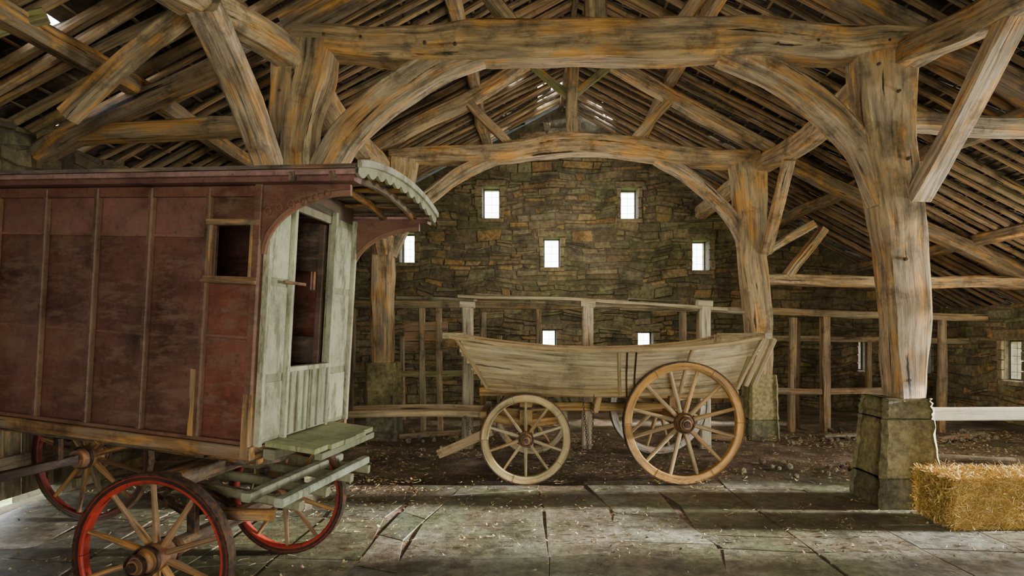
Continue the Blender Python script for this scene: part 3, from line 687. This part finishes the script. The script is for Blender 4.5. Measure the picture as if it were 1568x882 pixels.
# chassis
mb = MB(); mb.M = MC; CH = (.13, .09, .055)
for y in (.25, WD-.25): sweep(mb, [(-LN, y, -.12), (-.1, y, -.12)], (.08, .09), M_OAK, CH, rough=.003)
for x in (-3.2, -2.2, -1.2, -.4, -.1): bar(mb, (x, .05, -.09), (x, WD-.05, -.09), .07, .06, M_OAK, CH)
bar(mb, (-.45, -.1, -.22), (-.45, WD+.1, -.22), .12, .09, M_OAK, (.2, .11, .06))
revolve(mb, [(.25, -.015), (.29, -.015), (.29, .015), (.25, .015)], (-.42, WD/2, -.20), (0, 0.001, 1), M_IRON, CH)
for y in (.15, .45, .78, 1.05): sweep(mb, [(-.85, y, -.33), (-.3, y, -.32), (.30, y-(WD/2-y)*.1, -.33)], (.055, .055), M_GREENW, (.26, .25, .15), rough=.003)
for x, c in ((-.75, (.2, .16, .1)), (.02, (.34, .35, .25)), (.24, (.38, .41, .30))): sweep(mb, [(x, -.05, -.28), (x, WD-.05, -.28)], (.065, .05), M_GREENW, c, rough=.003)
sweep(mb, [(-.2, -.08, -.38), (.05, -.08, -.36), (.2, -.02, -.36)], (.06, .06), M_OAK, (.3, .16, .07), rough=.003)
for x in (-.42, -2.7):
    for y in (.02, WD-.02):
        for sgn in (1, -1):
            pts = [(x-.3+.1*i, y, -.36+sgn*(.07*(1-((i-3)/3)**2))) for i in range(7)]
            sweep(mb, pts, (.05, .022), M_IRON, CH, rough=0, n=2)
            sweep(mb, [(p[0]*.6+x*.4, p[1], p[2]+sgn*.015) for p in pts], (.05, .02), M_IRON, CH, rough=0, n=2)
mb.obj('chassis', cv)
RD = (.40, .032, .018); mb = MB()
axd = V((.16, 1.27, 0)).normalized()
f1 = V((-1.955, 3.23, .44)); f2 = V((-1.79, 4.50, .44))
bar(mb, f1, f2, .07, .08, M_OAK, (.12, .07, .045))
sd = ey.normalized(); r2 = V((-3.78, 5.30, .55)); r1 = r2-sd*1.38
bar(mb, r1, r2, .06, .07, M_MAROON, (.06, .04, .03))
for a, b_ in ((f1, f2), (r1, r2)):
    for k in (.22, .78):
        q = a.lerp(b_, k); bar(mb, q, q+V((0, 0, .24 if a is f1 else .2)), .05, .05, M_IRON, CH)
mb.obj('axles', cv)
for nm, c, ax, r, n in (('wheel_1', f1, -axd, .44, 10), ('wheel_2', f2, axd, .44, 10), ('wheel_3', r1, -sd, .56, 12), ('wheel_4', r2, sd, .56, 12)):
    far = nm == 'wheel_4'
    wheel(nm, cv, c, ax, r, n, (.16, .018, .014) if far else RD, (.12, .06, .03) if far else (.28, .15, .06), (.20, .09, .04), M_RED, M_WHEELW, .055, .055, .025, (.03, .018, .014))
# ------------------------------------------------------------------ hay bale
mb = MB(); bx0, bx1, by0, by1, bh = 3.42, 4.5, 5.05, 5.5, .40
def straw(mb, p, d, L, w, col, nrm):
    d = d.normalized(); s = d.cross(nrm).normalized()*w/2
    mb.add([p-s, p+s, p+d*L+s*.6+nrm*R.uniform(0, .012), p+d*L-s*.6+nrm*R.uniform(0, .012)], [[0, 1, 2, 3]], M_STRAW, col)
SC = [(.72, .50, .15), (.60, .40, .10), (.84, .64, .25), (.46, .30, .08)]
sweep(mb, [(bx0+.02, (by0+by1)/2, bh/2), (bx1-.02, (by0+by1)/2, bh/2)], (by1-by0-.03, bh-.02), M_STRAW, (.38, .25, .08), rough=.012, seg=.05)
for i in range(13000):
    f = R.choice([0, 0, 0, 1, 1, 2]); L = R.uniform(.03, .12)
    if f == 0: p = V((R.uniform(bx0, bx1), by0+.008*R.random(), R.uniform(0.01, bh))); nn = V((0, -1, 0)); d = V((R.gauss(0, 1), 0, R.gauss(0, .55)))
    elif f == 1: p = V((R.uniform(bx0, bx1), R.uniform(by0, by1), bh-.008*R.random())); nn = V((0, 0, 1)); d = V((R.gauss(0, 1), R.gauss(0, .7), .05))
    else: p = V((bx0, R.uniform(by0, by1), R.uniform(0.01, bh))); nn = V((-1, 0, 0)); d = V((0, R.gauss(0, 1), R.gauss(0, .7)))
    straw(mb, p+nn*.004, d+nn*R.uniform(-.05, .22), L, .004, vary(R.choice(SC), .3), nn)
for y in (by0+.13, by1-.13): sweep(mb, [(bx0-.004, y, .0), (bx0-.004, y, bh+.002), (bx1, y, bh+.004)], (.008, .008), M_STRAW, (.7, .6, .4), rough=0, n=1)
mb.obj('hay_bale', smooth=0)
# straw litter
mb = MB(); LC = [(.4, .27, .10), (.28, .17, .06), (.5, .38, .18), (.18, .10, .04), (.25, .25, .07), (.5, .36, .24)]
for i in range(26000):
    if R.random() < .68: x = R.uniform(-3.5, 7.5); y = R.uniform(6.2, 9.8)
    else: x = R.uniform(-4.5, 6.5); y = 2.2+4.3*R.random()**.5
    nz = noise.noise(V((x*.9, y*.9, 3)))+.5*noise.noise(V((x*3, y*3, 3)))
    if nz < .0 and R.random() < .85: continue
    a = R.uniform(0, 6.28); z = .008 if y < 6.4 else .03+.04*R.random(); q = .75 if y < 6.2 else 1
    if R.random() < .6: straw(mb, V((x, y, z)), V((math.cos(a), math.sin(a), R.uniform(0, .15))), R.uniform(.02, .09)*q, .004, vary(R.choice(LC), .3), V((0, 0, 1)))
    else: straw(mb, V((x, y, z)), V((math.cos(a), math.sin(a), R.uniform(0, .3))), R.uniform(.012, .035)*q, R.uniform(.010, .03)*q, vary(R.choice(LC), .4), V((0, 0, 1)))
mb.obj('straw_litter', smooth=0)
# ------------------------------------------------------------------ light
w = bpy.data.worlds.new('World'); bpy.context.scene.world = w; w.use_nodes = True
bg = w.node_tree.nodes['Background']; bg.inputs[0].default_value = (.93, .97, 1, 1); bg.inputs[1].default_value = 14
def area(name, loc, tgt, sx, sy, e, c, spread=180):
    l = bpy.data.lights.new(name, 'AREA'); l.shape = 'RECTANGLE'; l.size = sx; l.size_y = sy; l.energy = e; l.color = c; l.spread = math.radians(spread)
    o = bpy.data.objects.new(name, l); o.location = loc; o.rotation_euler = (V(tgt)-V(loc)).to_track_quat('-Z', 'Y').to_euler()
    bpy.context.scene.collection.objects.link(o)
area('doorway_light', (8.3, 5.4, 1.35), (-1.5, 4.5, .8), 1.8, 1.2, 190, (1, .97, .9), 110)
area('front_fill_light', (.7, -2.9, 1.6), (.7, 6, 3.2), 1.6, 2.2, 155, (1, .90, .76), 150)  # added fill from behind the camera to lift the interior
l = bpy.data.lights.new('low_sun', 'SUN'); l.energy = 34; l.angle = math.radians(4); l.color = (1, .97, .86)
o = bpy.data.objects.new('low_sun', l); o.rotation_euler = V((-1, .01, -.165)).to_track_quat('-Z', 'Y').to_euler(); bpy.context.scene.collection.objects.link(o)
def pt(name, loc, e, c, r=.6):
    l = bpy.data.lights.new(name, 'POINT'); l.energy = e; l.color = c; l.shadow_soft_size = r
    o = bpy.data.objects.new(name, l); o.location = loc; bpy.context.scene.collection.objects.link(o)
pt('bay_fill', (.6, 7.4, 3.3), 65, (1, .88, .7)); pt('bay_fill', (.8, 11.0, 3.3), 100, (1, .94, .76)); pt('bay_fill', (6.2, 8.0, 1.9), 65, (1, .88, .7), .4)  # unseen point fills added to brighten the dark bays, not real lamps
# ------------------------------------------------------------------ camera
cam = bpy.data.cameras.new('camera'); co = bpy.data.objects.new('camera', cam); bpy.context.scene.collection.objects.link(co)
co.location = (0, 0, 1.6); co.rotation_euler = (math.radians(90), 0, 0); cam.sensor_width = 36; cam.lens = 21.81
cam.shift_x = -.0198; cam.shift_y = .044; cam.clip_start = .05
bpy.context.scene.camera = co
